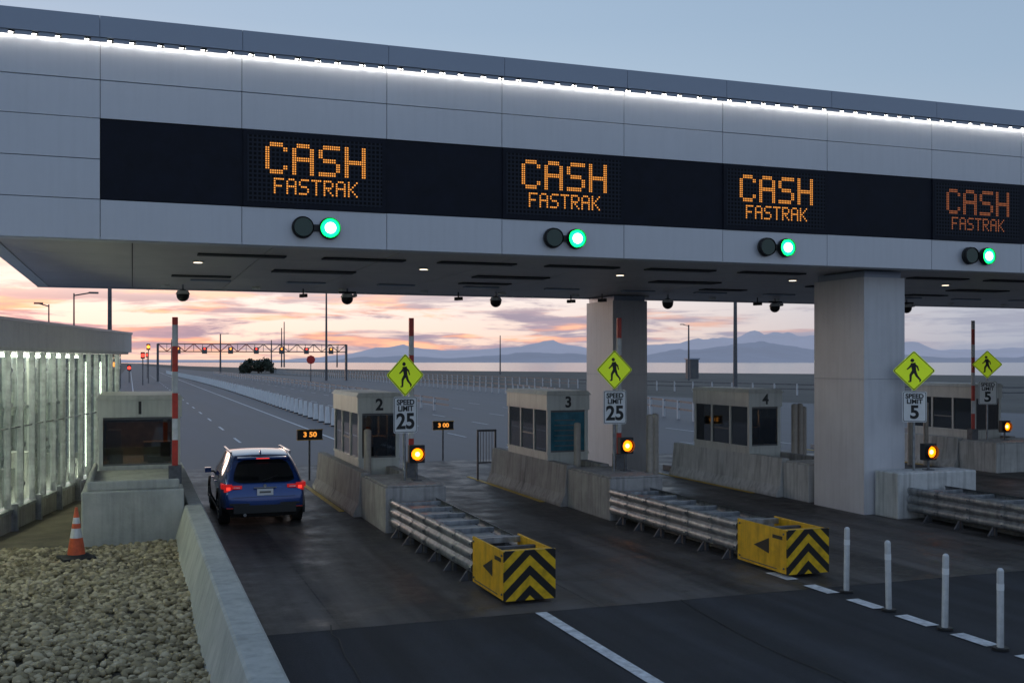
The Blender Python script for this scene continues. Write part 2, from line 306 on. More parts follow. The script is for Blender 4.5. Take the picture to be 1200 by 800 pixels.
sheet('road',[(1.28,-6),(60,-6),(60,13.8),(1.28,13.8)],.004,'asphalt')
sheet('concrete_pavement',[(.9,13.8),(60,13.8),(60,36),(-1.2,36),(.9,25)],.006,'pave')
sheet('far_road',[(-1.2,36),(60,36),(48,110),(44,200),(26,420),(12,900),(8,2400),(-6,2400),(-3,900),(-3,200)],.008,'farasph')
b=MB()
def dash(x,y0,y1,w=.12,k='line',z=.016,x1=None):
    x1=x if x1 is None else x1
    b.quad([(x-w/2,y0,z),(x+w/2,y0,z),(x1+w/2,y1,z),(x1-w/2,y1,z)],k)
dash(5.36,4,13.75,.17)
for i in range(9): dash(9.97,6.05+1.05*i,6.05+1.05*i+.62,.22)
for y in range(38,300,9):
    dash(4.4,y,y+3,.12)
    for x in (14.5,18.5,22.5,26.5): dash(x+ (y-38)*.01,y,y+3,.12)
dash(.3,36,400,.12,x1=-.5); dash(8.6,40,400,.14)
rs=random.Random(3)
for x,y in((2.4,8),(7.2,6)):
    while y<13.7:
        nx=x+rs.uniform(-.11,.10); ny=y+rs.uniform(.3,.6); b.quad([(x-.009,y,.012),(x+.009,y,.012),(nx+.009,ny,.012),(nx-.009,ny,.012)],'seam'); x,y=nx,ny
b.build('road_markings')

# ------------------------------------------------------------------ canopy
XL,XR_=-2.5,44; YF,YB=19.5,32.5; ZB,ZT=5.6,9.4
b=MB()
b.box((XL+.02,YF+.05,ZB+.06),(XR_,YB-.05,ZT-.06),'gap')
cols=[-2.5,-.52,1.85,4.5,6.79,9.42,11.72,14.34,17.18,19.8,22.2,24.8,27.2,29.8,32.2,34.8,37.2,39.8,44]
rows=[5.6,6.29,6.98,7.68,8.34,9.0]; g=.005
rp=random.Random(9)
for i in range(len(cols)-1):
    for j in range(5):
        if cols[i]>=-.53 and j in(1,2): continue
        yy=YF+rp.uniform(0,.004)
        b.box((cols[i]+g,yy,rows[j]+g),(cols[i+1]-g,YF+.045,rows[j+1]-g),'panel')
    b.box((cols[i]+g*.6,YF-.16,9.03),(cols[i+1]-g*.6,YF+.045,ZT),'cap')
b.box((XL,YF-.10,9.005),(XR_,YF+.02,9.028),'gap')
b.box((XL,YF+.05,ZT-.055),(XR_,YB,ZT),'cap')
b.box((-.51,YF+.012,6.30),(XR_,YF+.044,7.67),'signblack')
for y0 in np.arange(YF+.06,YB-.1,2.6):
    y1=min(y0+2.6,YB-.05)
    for j in range(5): b.box((XL,y0+g,rows[j]+g),(XL+.018,y1-g,rows[j+1]-g),'panel')
for i in range(len(cols)-1):
    b.box((cols[i]+g,YB-.045,ZB),(cols[i+1]-g,YB,8.9),'panel')
xs=np.arange(XL+.05,XR_,2.45)
ys=np.linspace(YF+.35,YB-.35,6)
for i in range(len(xs)-1):
    for j in range(5): b.box((xs[i]+.01,ys[j]+.01,ZB+.02),(xs[i+1]-.01,ys[j+1]-.01,ZB+.05),'soffit')
b.box((XL,YF+.05,ZB-.005),(XR_,YF+.34,ZB+.055),'panel')
b.box((XL,YB-.34,ZB-.005),(XR_,YB-.05,ZB+.055),'panel')
b.box((XL+.02,YF+.35,ZB-.004),(XL+.3,YB-.35,ZB+.019),'white')
for i,x in enumerate(np.arange(1.2,40,2.45)):
    b.box((x,21.4,ZB-.012),(x+1.7,21.75,ZB+.018),'gap')
    if i%2: b.box((x-.6,24.6,ZB-.014),(x+1.3,25.15,ZB+.018),'gap')
    b.box((x+.2,28.2,ZB-.02),(x+1.2,28.5,ZB+.018),'cap')
    if i%3==0: b.box((x-.3,26.9,ZB-.012),(x+1.1,27.3,ZB+.018),'gap')
    if i%2==0: b.cyl((x+.1,23.2,ZB-.01),(x+.1,23.2,ZB+.018),.13,'white',n=20); b.cyl((x+.1,23.2,ZB-.016),(x+.1,23.2,ZB-.01),.09,'addedglow',n=20)  # white fixture rims; the glowing disc under each is added
    b.cyl((x-.35,30.6,ZB-.05),(x-.35,30.6,ZB+.018),.12,'white',n=16)
canopy=b.build('toll_canopy',bevel=.004)
b=MB(); c=MB()
x=XL+.2; i=0
while x<32:
    L_=.26 if i%3 else .36
    b.box((x,YF-.075,8.994),(x+L_+.06,YF-.045,9.004),'strip')
    c.box((x,YF-.13,8.965),(x+L_,YF-.105,9.029),'cap'); x+=L_+.10; i+=1
s_=b.build('led_light_strip'); c.build('strip_baffle',parent=s_)

def column(x0,x1,y0,y1):
    b=MB(); z=ZB-.006
    b.box((x0,y0,0),(x1,y1,3.1),'column'); b.box((x0+.012,y0+.012,3.1),(x1-.012,y1-.012,3.106),'cap'); b.box((x0,y0,3.106),(x1,y1,z-.15),'column')
    b.box((x0+.06,y0+.06,z-.15),(x1-.06,y1-.06,z),'cap')
    return b.build('canopy_column',bevel=.05)
column(15.76,16.9,20.07,21.95); column(14.25,15.45,30.3,32.35); column(34,35.2,20.07,21.95); column(33,34.2,30.3,32.35)

F={'C':["01110","10001","10000","10000","10000","10001","01110"],'A':["01110","10001","10001","11111","10001","10001","10001"],
'S':["01111","10000","10000","01110","00001","00001","11110"],'H':["10001","10001","10001","11111","10001","10001","10001"],
'F':["11111","10000","10000","11110","10000","10000","10000"],'T':["11111","00100","00100","00100","00100","00100","00100"],
'R':["11110","10001","10001","11110","10100","10010","10001"],'K':["10001","10010","10100","11000","10100","10010","10001"]}
def msign(xc,w,dim=False):
    b=MB(); hw=w/2
    b.box((-hw,-.028,-.69),(hw,0,.69),'signblack'); b.box((-hw+.07,-.032,-.6),(hw-.07,-.027,.6),'matrix')
    k='amberdim' if dim else 'amberled'
    def dots(txt,z0,sc,gap,p,px):
        wd=len(txt)*5*sc+(len(txt)-1)*gap; x=-wd*px/2
        for ch in txt:
            for r_,row in enumerate(F[ch]):
                for c_,v in enumerate(row):
                    if v=='1':
                        for a in range(sc):
                            for d in range(sc):
                                cx=x+(c_*sc+a+.5)*px; cz=z0-(r_*sc+d)*p; h=p*.31
                                b.quad([(cx-h,-.036,cz-h),(cx+h,-.036,cz-h),(cx+h,-.036,cz+h),(cx-h,-.036,cz+h)],k)
            x+=(5*sc+gap)*px
    dots('CASH',.47,2,2,.041,.040); dots('FASTRAK',-.17,1,1,.042,.0375)
    b.build('lane_message_sign',(xc,YF+.008,6.985))
msign(3.175,2.6);msign(8.105,2.6);msign(13.03,2.6);msign(18.49,2.6,True); msign(23.5,2.6,True)
def signal(x):
    b=MB()
    for dx,k in((-.49,'redoff'),(0,'green')):
        b.cyl((dx,-.02,0),(dx,.04,0),.20,'black',n=32)
        b.cyl((dx,-.10,0),(dx,-.02,0),.185,'black',n=32,caps=False)
        b.cyl((dx,-.075,0),(dx,-.02,0),.168,k,n=32)
    b.cyl((0,-.09,0),(0,-.075,0),.10,'greencore',n=24)
    b.box((-.68,.0,-.06),(.19,.03,.06),'black')
    b.build('lane_traffic_signal',(x,YF-.045,5.955))
for x in(3.42,8.34,13.25,18.72,24): signal(x)
def dome(x,y,kind=0):
    b=MB(); b.cyl((0,0,0),(0,0,-.16),.03,'galv'); b.cyl((0,0,-.16),(0,0,-.26),.14,'white',r1=.19)
    b.sph((0,0,-.29),.17,'black',n=8)
    if kind: b.box((-.25,-.05,-.14),(.25,.0,-.09),'black'); b.cyl((.22,-.1,-.2),(.22,.1,-.2),.05,'white')
    b.build('dome_camera',(x,y,ZB-.006))
for i,(x,y) in enumerate([(1.29,30),(5.77,30),(10.25,30),(20,30),(15.6,29.2),(24.5,29)]): dome(x,y,i%2)
def boxcam(x,y):
    b=MB(); b.cyl((0,0,0),(0,0,-.15),.02,'black',n=8); b.box((-.05,-.16,-.25),(.05,.14,-.15),'black'); b.build('security_camera',(x,y,ZB-.006),.4,bevel=.01)
for x,y in[(4.6,30.5),(9.2,30.4),(13.6,29.7),(19.2,29.8),(22.6,29.2),(12.9,30.5)]: boxcam(x,y)

# ------------------------------------------------------------------ islands
JP=[(0,0),(0,.08),(.11,.30),(.17,1.0),(.39,1.0),(.45,.30),(.56,.08),(.56,0)]
def krail(x,y0,y1,k='conc',h=1.0,mirror=False):
    b=MB(); pr=[(a-.17,z*h) for a,z in JP]; n=max(1,round((y1-y0)/3)); L1=(y1-y0)/n
    for i in range(n): b.extr(pr,i*L1,(i+1)*L1-.02,k)
    b.build('concrete_barrier',(x,y0,0),bevel=.015)
def island(x0,x1,yn,ye,k='conc',split=23.6):
    krail(x0,split+.04,ye,k)
    krail(x1-.4,split+.04,ye,'conc')
    b=MB(); b.box((0,0,0),(x1-x0,split-yn,.92),k); b.box((.05,.05,.92),(x1-x0-.05,split-yn-.05,.96),k); b.build('island_nose_block',(x0,yn,0),bevel=.03)
    b=MB(); b.box((x0+.42,split+.05,0),(x1-.45,ye+1.5,.16),'conc'); b.box((x0-.32,split+1,.009),(x0-.2,ye+1.5,.02),'yline'); b.build('island_kerb')
island(4.86,6.15,21.2,29.5); island(9.9,11.2,21.2,29.3,'conc'); island(15.85,17.3,22.3,29.3,'conclight',split=23.4)
b=MB(); b.box((0,0,0),(2.2,.78,1.03),'conclight'); b.build('island_nose_block',(16.0,19.22,0),bevel=.03)
island(25.6,28.2,26.2,35,'conclight',27.8)
krail(34,24,32,'conclight')

def booth(x0,y0,wd,dp,num,front='glass',base=.16,top=2.76,lamp=True):
    b=MB(); sill=1.15-base; hd=2.27-base; tp=top-base
    t=.05
    b.box((0,0,0),(wd,t,sill),'booth'); b.box((0,dp-t,0),(wd,dp,sill),'booth'); b.box((0,t,0),(t,dp-t,sill),'booth'); b.box((wd-t,t,0),(wd,dp-t,sill),'booth')
    b.box((-.02,-.02,sill),(wd+.02,dp+.02,sill+.05),'booth')
    for px,py in[(0,0),(wd-.09,0),(0,dp-.09),(wd-.09,dp-.09)]: b.box((px,py,sill+.05),(px+.09,py+.09,hd),'booth')
    for py in np.linspace(0,dp,4)[1:-1]:
        b.box((.002,py-.04,sill+.05),(.06,py+.04,hd),'booth'); b.box((wd-.06,py-.04,sill+.05),(wd-.002,py+.04,hd),'booth')
    b.box((.02,dp*.33+.06,sill+.45),(.05,dp*.66-.06,sill+.49),'boothdark')
    b.box((-.03,-.03,hd),(wd+.03,dp+.03,tp-.10),'booth')
    b.add([(-.07,-.07,tp-.10),(wd+.07,-.07,tp-.10),(wd+.07,dp+.07,tp-.10),(-.07,dp+.07,tp-.10),(0,0,tp),(wd,0,tp),(wd,dp,tp),(0,dp,tp)],
        [(0,3,2,1),(4,5,6,7),(0,1,5,4),(1,2,6,5),(2,3,7,6),(3,0,4,7)],'booth')
    b.box((.09,.03,sill+.05),(wd-.09,.035,hd),front); b.box((.09,dp-.035,sill+.05),(wd-.09,dp-.03,hd),'glass')
    b.box((.03,.09,sill+.05),(.035,dp-.09,hd),'glass'); b.box((wd-.035,.09,sill+.05),(wd-.03,dp-.09,hd),'glass')
    b.box((.09,.02,sill+.05),(wd-.09,.045,sill+.09),'boothdark'); b.box((.09,.02,hd-.05),(wd-.09,.045,hd-.001),'boothdark')
    b.box((.1,dp-.5,sill-.1),(wd-.1,dp-.2,hd-.25),'inside'); b.box((.1,.4,sill-.15),(wd-.15,.9,sill-.05),'inside')
    b.box((.2,.55,sill-.05),(.5,.75,sill+.35),'black'); b.box((wd*.55,.9,sill-.3),(wd*.9,1.35,sill+.5),'inside')
    b.box((wd*.6,.5,sill-.05),(wd*.8,.7,sill+.2),'boothdark'); b.box((.15,1.5,sill-.3),(.45,2.1,sill+.75),'boothdark')
    if lamp: b.box((wd*.35,dp*.4,hd-.06),(wd*.65,dp*.5,hd-.03),'boothlamp')
    if front=='bluescreen':
        for k in range(6): b.box((.2,.024,sill+.2+.13*k),(wd-.25-.1*(k%2),.029,sill+.225+.13*k),'boothdark')
    o=b.build('toll_booth',(x0,y0,base),bevel=.012)
    text(num,.38,(wd/2,-.034,(hd+tp-.1)/2),'black',o,'booth_number',bold=.012)
    return o
booth(-.70,25,1.72,3.2,'1'); booth(5.08,25,1.0,3.2,'2'); booth(9.93,25,1.12,3.0,'3','bluescreen'); booth(15.85,25,1.0,3.0,'4')
booth(26.7,28.3,1.15,3.0,'5')
b=MB(); b.box((-.88,20.85,0),(.92,24.9,1.12),'concwall'); b.box((-.80,20.93,1.12),(.84,21.0,1.3),'concwall'); b.box((-.80,21.0,1.12),(-.72,24.9,1.3),'concwall')
b.box((-.80,24.9,0),(1.1,28.3,.155),'concwall'); b.build('booth_plinth',bevel=.03)

# crash cushions
TH=[(0,.18),(.03,.19),(.055,.23),(.055,.29),(.03,.33),(0,.355),(.03,.38),(.055,.42),(.055,.48),(.03,.52),(0,.545),(.03,.57),(.055,.61),(.055,.67),(.03,.71),(0,.72)]
def cushion(xc,y0,y1,w0=.70,w1=.95):
    Lh=y1-y0; b=MB(); n=6; ys=1.5; seg=(Lh-ys)/n
    W=lambda a:w0+(w1-w0)*(a/Lh)
    for i in range(n):
        a=ys+i*seg; e=min(a+seg+.10,Lh); wa=W(a)
        for s_ in(-1,1):
            o0=.012; o1=0
            b.extr([(s_*(W(a)/2+px+o0-.03),pz) for px,pz in TH],a,e,'galv',closed=False,prof2=[(s_*(W(e)/2+px+o1-.03),pz) for px,pz in TH],smooth=True)
            for z_ in(.26,.45,.64): b.sph((s_*(wa/2+.04),a+.06,z_),.02,'galvd',n=5)
        b.box((-wa/2+.02,a+.3,.62),(wa/2-.02,a+.36,.70),'galv')
        b.box((-wa/2+.05,a+.31,.2),(-wa/2+.12,a+.35,.62),'galvd'); b.box((wa/2-.12,a+.31,.2),(wa/2-.05,a+.35,.62),'galvd')
        b.box((-wa/2+.04,a+.3,.0),(-wa/2+.10,a+.36,.2),'galvd'); b.box((wa/2-.10,a+.3,.0),(wa/2-.04,a+.36,.2),'galvd')
        b.box((-wa/2+.08,a+.42,.2),(wa/2-.08,a+seg+.24,.60),'galvd'); b.box((-wa/2+.12,a+.47,.60),(wa/2-.12,a+seg+.19,.64),'galv')
        b.box((-.05,a,.02),(.05,a+seg,.10),'galvd')
        for sx_ in(-1,1):
            b.add([(sx_*(wa/2-.01),a+.3,0.01),(sx_*(wa/2+.13),a+.3,0.01),(sx_*(wa/2-.01),a+.3,.2),(sx_*(wa/2-.01),a+.34,0.01),(sx_*(wa/2+.13),a+.34,0.01),(sx_*(wa/2-.01),a+.34,.2)],[(0,1,2),(3,5,4),(0,3,4,1),(1,4,5,2)],'galvd')
    b.box((-w0/2-.04,.03,.06),(-w0/2-.01,ys,.77),'yellow'); b.box((w0/2+.01,.03,.06),(w0/2+.04,ys,.77),'yellow')
    b.box((-w0/2-.01,.03,.71),(w0/2+.01,.20,.765),'yellow'); b.box((-w0/2-.01,ys-.14,.66),(w0/2+.01,ys-.04,.75),'galv'); b.box((-w0/2-.01,.7,.62),(w0/2+.01,.78,.72),'galvd')
    b.box((-w0/2-.01,.25,.3),(w0/2+.01,ys-.2,.5),'galvd')
    for s_ in(-1,1):
        x_=s_*(w0/2+.044)
        b.add([(x_,.52,.32),(x_,.98,.40),(x_,.52,.58)],[(0,1,2)],'black'); b.box((x_-.003,.14,.60),(x_+.003,.42,.66),'black')
        b.box((x_-.004,.3,.10),(x_+.004,1.4,.115),'galvd')
        for zz,yy in((.14,.1),(.14,1.42),(.7,.1),(.7,1.42)): b.sph((x_,yy,zz),.018,'galvd',n=5)
    b.box((-w0/2,.05,.06),(w0/2,.09,.70),'galvd')
    o=b.build('crash_cushion',(xc,y0,0),bevel=.004)
    c=MB(); c.box((-w0/2-.05,-.015,-.36),(w0/2+.05,.015,.36),'chev'); c.build('chevron_panel',(0,.0,.42),parent=o)
cushion(5.42,14.35,21.15); cushion(10.36,14.6,21.15); cushion(16.75,12.2,19.18,.8,1.0)

def circ(b,c,r,y,k,n=20): b.quad([(c[0]+r*math.cos(2*math.pi*i/n),y,c[1]+r*math.sin(2*math.pi*i/n)) for i in range(n)],k)
def stroke(b,p,q,w0,w1,y,k='black'):
    p=Vector(p);q=Vector(q);d=(q-p).normalized();n=Vector((-d.y,d.x))
    a=[p+n*w0,p-n*w0,q-n*w1,q+n*w1]; b.quad([(v.x,y,v.y) for v in a],k)
def rrect(b,hw,hh,r,y,k,rot=0,cz=0):
    pts=[]
    for cx,cy,a0 in((hw-r,hh-r,0),(-hw+r,hh-r,90),(-hw+r,-hh+r,180),(hw-r,-hh+r,270)):
        for j in range(5):
            a=R(a0+22.5*j); x=cx+r*math.cos(a); z=cy+r*math.sin(a)
            c,s_=math.cos(rot),math.sin(rot); pts.append((x*c-z*s_,y,x*s_+z*c+cz))
    b.quad(pts,k)
def signs(x,y,zd,zs,yaw,num,ground=0,sw=.58,sh=.78,dd=.92):
    b=MB(); s_=dd/math.sqrt(2)/2; rt=math.pi/4
    rrect(b,s_,s_,.04,0,'galv',rt); rrect(b,s_,s_,.04,-.006,'yg',rt); 
    rrect(b,s_-.012,s_-.012,.035,-.0075,'black',rt); rrect(b,s_-.028,s_-.028,.03,-.009,'yg',rt)
    Y=-.011; q=dd/.92
    def P(a,c): return(-a*q,c*q)
    circ(b,P(.035,.235),.042*q,Y,'black')
    stroke(b,P(.02,.18),P(-.005,.0),.055*q,.045*q,Y-.0005)
    for a,c,w0,w1 in[((-.005,.02),(.07,-.10),.038,.028),((.07,-.09),(.075,-.25),.028,.02),((.075,-.24),(.125,-.25),.018,.012),
                     ((-.005,.02),(-.06,-.12),.038,.026),((-.055,-.11),(-.145,-.22),.026,.018),((-.14,-.21),(-.12,-.255),.016,.012),
                     ((.03,.16),(.10,.07),.024,.02),((.10,.075),(.15,.03),.018,.014),((.01,.16),(-.075,.09),.024,.02),((-.07,.10),(-.10,.0),.018,.014)]:
        Y-=.0006; stroke(b,P(*a),P(*c),w0*q,w1*q,Y-.001)
    b.cyl((0,.035,-zd+ground),(0,.035,.3),.03,'galv',n=10)
    o=b.build('pedestrian_crossing_sign',(x,y,zd),yaw)
    b=MB(); rrect(b,sw/2,sh/2,.04,0,'galv'); rrect(b,sw/2,sh/2,.04,-.005,'post'); rrect(b,sw/2-.015,sh/2-.015,.035,-.0065,'black'); rrect(b,sw/2-.027,sh/2-.027,.03,-.008,'post')
    b.box((-.1,.001,.2),(.1,.03,.25),'galv'); b.box((-.1,.001,-.25),(.1,.03,-.2),'galv')
    o=b.build('speed_limit_sign',(x,y-.02,zs),yaw)
    q=sh/.78
    text('SPEED',.16*q,(0,-.011,.265*q),'black',o,sx=1.0,bold=.005); text('LIMIT',.16*q,(0,-.011,.13*q),'black',o,sx=1.0,bold=.005)
    text(num,.46*q,(0,-.011,-.15*q),'black',o,sx=1.0,bold=.014)
signs(5.50,22.1,3.22,2.37,R(16),'25',.9); signs(10.55,22.35,3.32,2.45,0,'25',.9)
signs(16.78,19.62,3.3,2.48,R(-36),'5',1.0,sw=.52,sh=.70); signs(26.2,27.2,3.42,2.5,R(-36),'5',.9,sw=.56,sh=.76)
def beacon(x,y,z,base):
    b=MB(); b.box((-.17,0,-.19),(.17,.16,.19),'black'); b.cyl((0,-.02,0),(0,0,0),.125,'amber',n=24); b.cyl((0,-.03,0),(0,-.02,0),.05,'ambercore',n=20)
    b.cyl((0,-.10,.0),(0,0,0),.15,'black',n=24,caps=False); b.cyl((0,.08,base-z),(0,.08,-.19),.03,'galvd',n=10); b.box((-.1,-.02,base-z),(.1,.18,base-z+.02),'galvd')
    b.build('flashing_beacon',(x,y,z),bevel=.01)
beacon(5.74,22.0,1.53,.96); beacon(10.85,22.3,1.55,.96); beacon(17.15,19.5,1.45,1.03); beacon(26.8,27.0,1.4,.96)
def arm(x,y,z0,z1):
    b=MB(); z=z0+.35; i=0
    b.box((-.12,-.1,z0),(.12,.14,z0+.35),'galvd')
    while z<z1:
        e=min(z+ (.42 if i%2 else .5),z1); b.box((-.055,-.03,z),(.055,.03,e),'redtape' if i%2==0 else 'postdirty'); z=e; i+=1
    b.build('gate_arm',(x,y,0),bevel=.008)
arm(.79,21.8,1.12,4.38); arm(5.80,22.75,.96,4.47); arm(10.93,22.9,.96,4.55); arm(25.9,27.5,.96,4.85)
def bollard(x,y,h,r=.085,k='bollard'):
    b=MB(); b.cyl((0,0,0),(0,0,h),r,k,n=20); b.sph((0,0,h),r,k,n=8,sq=(1,1,.5)); b.build('bollard',(x,y,0))
for x,y,h in[(5.15,24.3,1.9),(10.45,24.3,1.95),(11.75,22.9,2.2),(12.1,23.3,2.2),(17.3,25.0,2.3),(17.62,25.2,2.3),(17.95,25.5,2.2),(25.3,29,2.1),(24.9,29.3,2.1),(23.0,30,1.9),(18.2,26.2,1.8)]: bollard(x,y,h)
def fare(x,y,z,t,w=.55,yaw=0):
    b=MB(); b.box((-w/2,0,-.14),(w/2,.12,.14),'black'); b.box((-w/2-.02,-.02,-.16),(w/2+.02,.0,-.14),'yellow'); b.box((-w/2-.02,-.02,.14),(w/2+.02,0,.16),'yellow')
    b.cyl((0,.06,-z),(0,.06,-.14),.03,'galvd',n=8); o=b.build('fare_display',(x,y,z),yaw); text(t,.2,(0,-.006,0),'amberled',o,sx=1.15,bold=.006)
fare(4.95,31.5,1.35,'3 50',.75,R(5)); fare(10.4,36.2,1.25,'3 00',.75)
b=MB()
for x in(0,.55): b.box((x,0,0),(x+.05,.05,1.5),'galvd')
b.box((.05,0,1.44),(.55,.05,1.5),'galvd'); b.box((.05,.01,.5),(.55,.04,.54),'galvd')
for i in range(5): b.box((.1+.09*i,.015,.54),(.115+.09*i,.03,1.44),'galvd')
b.build('metal_gate',(9.6,29.8,.0))

for i,(x,y) in enumerate([(10.2,13.4),(10.0,12.2),(9.99,11.1),(9.93,10.1),(9.9,9.0)]):
    b=MB(); b.cyl((0,0,0),(0,0,.03),.10,'black',n=16)
    lean=[.012,-.02,.015,0,.01][i]
    b.cyl((0,0,.03),(lean,0,.95),.042,'postdirty',n=14); b.sph((lean,0,.95),.042,'postdirty',n=6); b.cyl((lean*.75,0,.72),(lean*.85,0,.80),.044,'post',n=14)
    b.build('delineator_post',(x,y,.01))
b=MB()
y=4
while y<20.7:
    e=min(y+3.35,20.8); b.extr([(.70,0),(.92,.80),(.95,.82),(1.22,.82),(1.26,.78),(1.28,0)],y,e-.012,'concwall'); y=e
b.build('concrete_retaining_wall',bevel=.01)
b=MB(); b.box((1.0,20.86,0),(1.26,30,.80),'concwall'); b.build('lane_kerb_wall',bevel=.02)
sheet('dirt_verge',[(-9,3),(.75,3),(.75,20.9),(.9,36),(-9,36)],.12,'dirt')
bm=bmesh.new(); bmesh.ops.create_icosphere(bm,subdivisions=2,radius=1); bm.verts.ensure_lookup_table()
bv=np.array([v.co[:] for v in bm.verts]); bf=np.array([[v.index for v in f.verts] for f in bm.faces]); bm.free()
NS=17000
pos=np.random.rand(NS,2)*[5.2,12.2]+[-4.4,8.4]
rad=.024+.030*np.random.rand(NS)**1.5
sc=np.stack([rad*(1+.5*np.random.rand(NS)),rad*(.8+.4*np.random.rand(NS)),rad*(.6+.3*np.random.rand(NS))],1)
ang=np.random.rand(NS)*2*np.pi; ca,sa=np.cos(ang),np.sin(ang); ti=(np.random.rand(NS)-.5)*.9; ct,st=np.cos(ti),np.sin(ti)
V=bv[None]*sc[:,None]*(1+.07*np.random.randn(NS,len(bv),1))
x=V[...,0]*ct[:,None]-V[...,2]*st[:,None]; z=V[...,0]*st[:,None]+V[...,2]*ct[:,None]; y=V[...,1]
X=x*ca[:,None]-y*sa[:,None]; Y=x*sa[:,None]+y*ca[:,None]
hgt=.14+.03*np.sin(pos[:,0]*2.1)*np.sin(pos[:,1]*1.3)+.045*np.random.rand(NS)
V=np.stack([X+pos[:,0:1],Y+pos[:,1:2],z+hgt[:,None]],2).reshape(-1,3)
nb=len(bv); Fa=(bf[None]+(np.arange(NS)*nb)[:,None,None]).reshape(-1)
me=bpy.data.meshes.new('gravel'); me.vertices.add(len(V)); me.vertices.foreach_set('co',V.astype(np.float32).ravel())
nf=len(Fa)//3; me.loops.add(len(Fa)); me.loops.foreach_set('vertex_index',Fa.astype(np.int32)); me.polygons.add(nf)
me.polygons.foreach_set('loop_start',np.arange(nf,dtype=np.int32)*3); me.polygons.foreach_set('use_smooth',np.ones(nf,bool))
at=me.attributes.new('rnd','FLOAT','POINT'); at.data.foreach_set('value',np.repeat(np.random.rand(NS),nb).astype(np.float32))
me.update(calc_edges=True); me.validate()
m,ng,bb=newmat('river_gravel'); a=N(ng,'ShaderNodeAttribute',attribute_name='rnd')
r=N(ng,'ShaderNodeValToRGB'); r.color_ramp.elements[0].color=(.17,.135,.075,1); r.color_ramp.elements[1].color=(.54,.45,.29,1)
e=r.color_ramp.elements.new(.5); e.color=(.34,.275,.155,1); L(ng,a.outputs['Fac'],r.inputs[0]); L(ng,r.outputs[0],bb.inputs['Base Color']); bb.inputs['Roughness'].default_value=.85
me.materials.append(m); o=bpy.data.objects.new('gravel',me); COL.objects.link(o)
b=MB(); b.box((-.26,-.26,0),(.26,.26,.05),'rubber')
def cr(z): return .15-.125*(z-.05)/.8
for z0,z1,k in[(.05,.36,'orange'),(.36,.52,'postdirty'),(.52,.60,'orange'),(.60,.70,'postdirty'),(.70,.87,'orange')]: b.cyl((0,0,z0),(0,0,z1),cr(z0),k,r1=cr(z1),n=28,caps=(z1>.8))
b.cyl((0,0,.05),(0,0,.085),.24,'rubber',r1=.155,n=28)
b.build('traffic_cone',(-.89,19.3,.18),.3,bevel=.01)

# ------------------------------------------------------------------ glass walkway wall
pa=Vector((-2.46,23,0)); pb=Vector((-.35,33,0)); dr=(pb-pa).normalized(); Ltot=(pb-pa).length
yaw=math.atan2(dr.y,dr.x)
b=MB(); st=-9.0; en=Ltot
b.box((st,-.12,0),(en,.12,.5),'conc'); b.box((st,-.16,.5),(en,.14,.56),'galv')
b.box((st,-.25,3.72),(en,1.9,3.78),'white'); b.box((st,-.34,3.78),(en,2.1,4.3),'white'); b.box((st,-.37,4.3),(en,2.2,4.36),'panel')
x=st;i=0
while x<en:
    b.box((x-.02,-.10,.56),(x+.02,.02,3.72),'galv')
    if i%2==0: b.box((x-.04,-.24,.0),(x+.04,-.12,.66),'galv')
    for z in(.95,1.75,2.6,3.3): b.box((x-.05,-.12,z),(x+.05,-.10,z+.07),'galv')
    if i%2: b.box((x+.35,.30,.7),(x+.38,.33,3.5),'vtube')
    x+=.78;i+=1
b.box((st,-.02,.6),(en,-.005,3.7),'clear')
for z in(2.15,): b.box((st,-.05,z),(en,-.025,z+.03),'galv')
b.box((st,1.75,.1),(en,1.85,3.72),'booth')
rw=random.Random(2)
x=st
while x<en: b.box((x,1.62,.1),(x+.06,1.75,3.7),'white' if rw.random()<.5 else 'galv'); x+=.39
for z in(1.1,2.3): b.box((st,1.60,z),(en,1.75,z+.07),'galvd')
b.box((st,.15,.05),(en,1.75,.12),'conclight')
b.box((st,1.15,3.62),(en,1.25,3.68),'tube'); b.box((st,.5,.13),(en,.55,.16),'tube')
for j in range(14): 
    x=st+.4+j*1.42
    if x<en:
        b.cyl((x,.9,.15),(x,.9,3.6),.05,'galvd',n=8)
        b.box((x+.3,.8,.12),(x+.75,1.3,.12+rw.uniform(.5,1.3)),'boothdark' if j%3 else 'conclight')
b.build('glass_walkway',pa,yaw)

# ------------------------------------------------------------------ far things
def pole(x,y,h,r=.12,arm_=0,name='light_pole'):
    b=MB(); b.cyl((0,0,0),(0,0,h),r,'galvd',r1=r*.6,n=8)
    if arm_: b.cyl((0,0,h-.2),(arm_,0,h+.1),.06,'galvd',n=6); b.box((arm_-.3,-.15,h),(arm_+.5,.15,h+.15),'galvd')
    b.build(name,(x,y,0))
pole(-1.2,64,13,.14); pole(34.5,200,17,.25,2); pole(98,283,11,.22); pole(99,177,10.5,.22,-1.5); pole(59,95.7,16,.24,2); pole(-4.8,100,9.5,.1,1.5); pole(-7.5,110,9,.1,-1)
pole(130,260,11,.2,2); pole(25,330,12,.3,2); pole(14,420,12,.3,2)
for px,h in((330,26),(333,30),(318,18),(395,14)): 
    d=700;tt=(px-600)/1240; pole(d*(tt*math.cos(A)+math.sin(A)),d*(math.cos(A)-tt*math.sin(A)),h,.5,0,'radio_mast')
b=MB(); x0,x1=0,34
for z in(5.3,6.7):
    for y in(0,1.2): b.box((x0,y,z),(x1,y+.16,z+.16),'galvd')
n=22
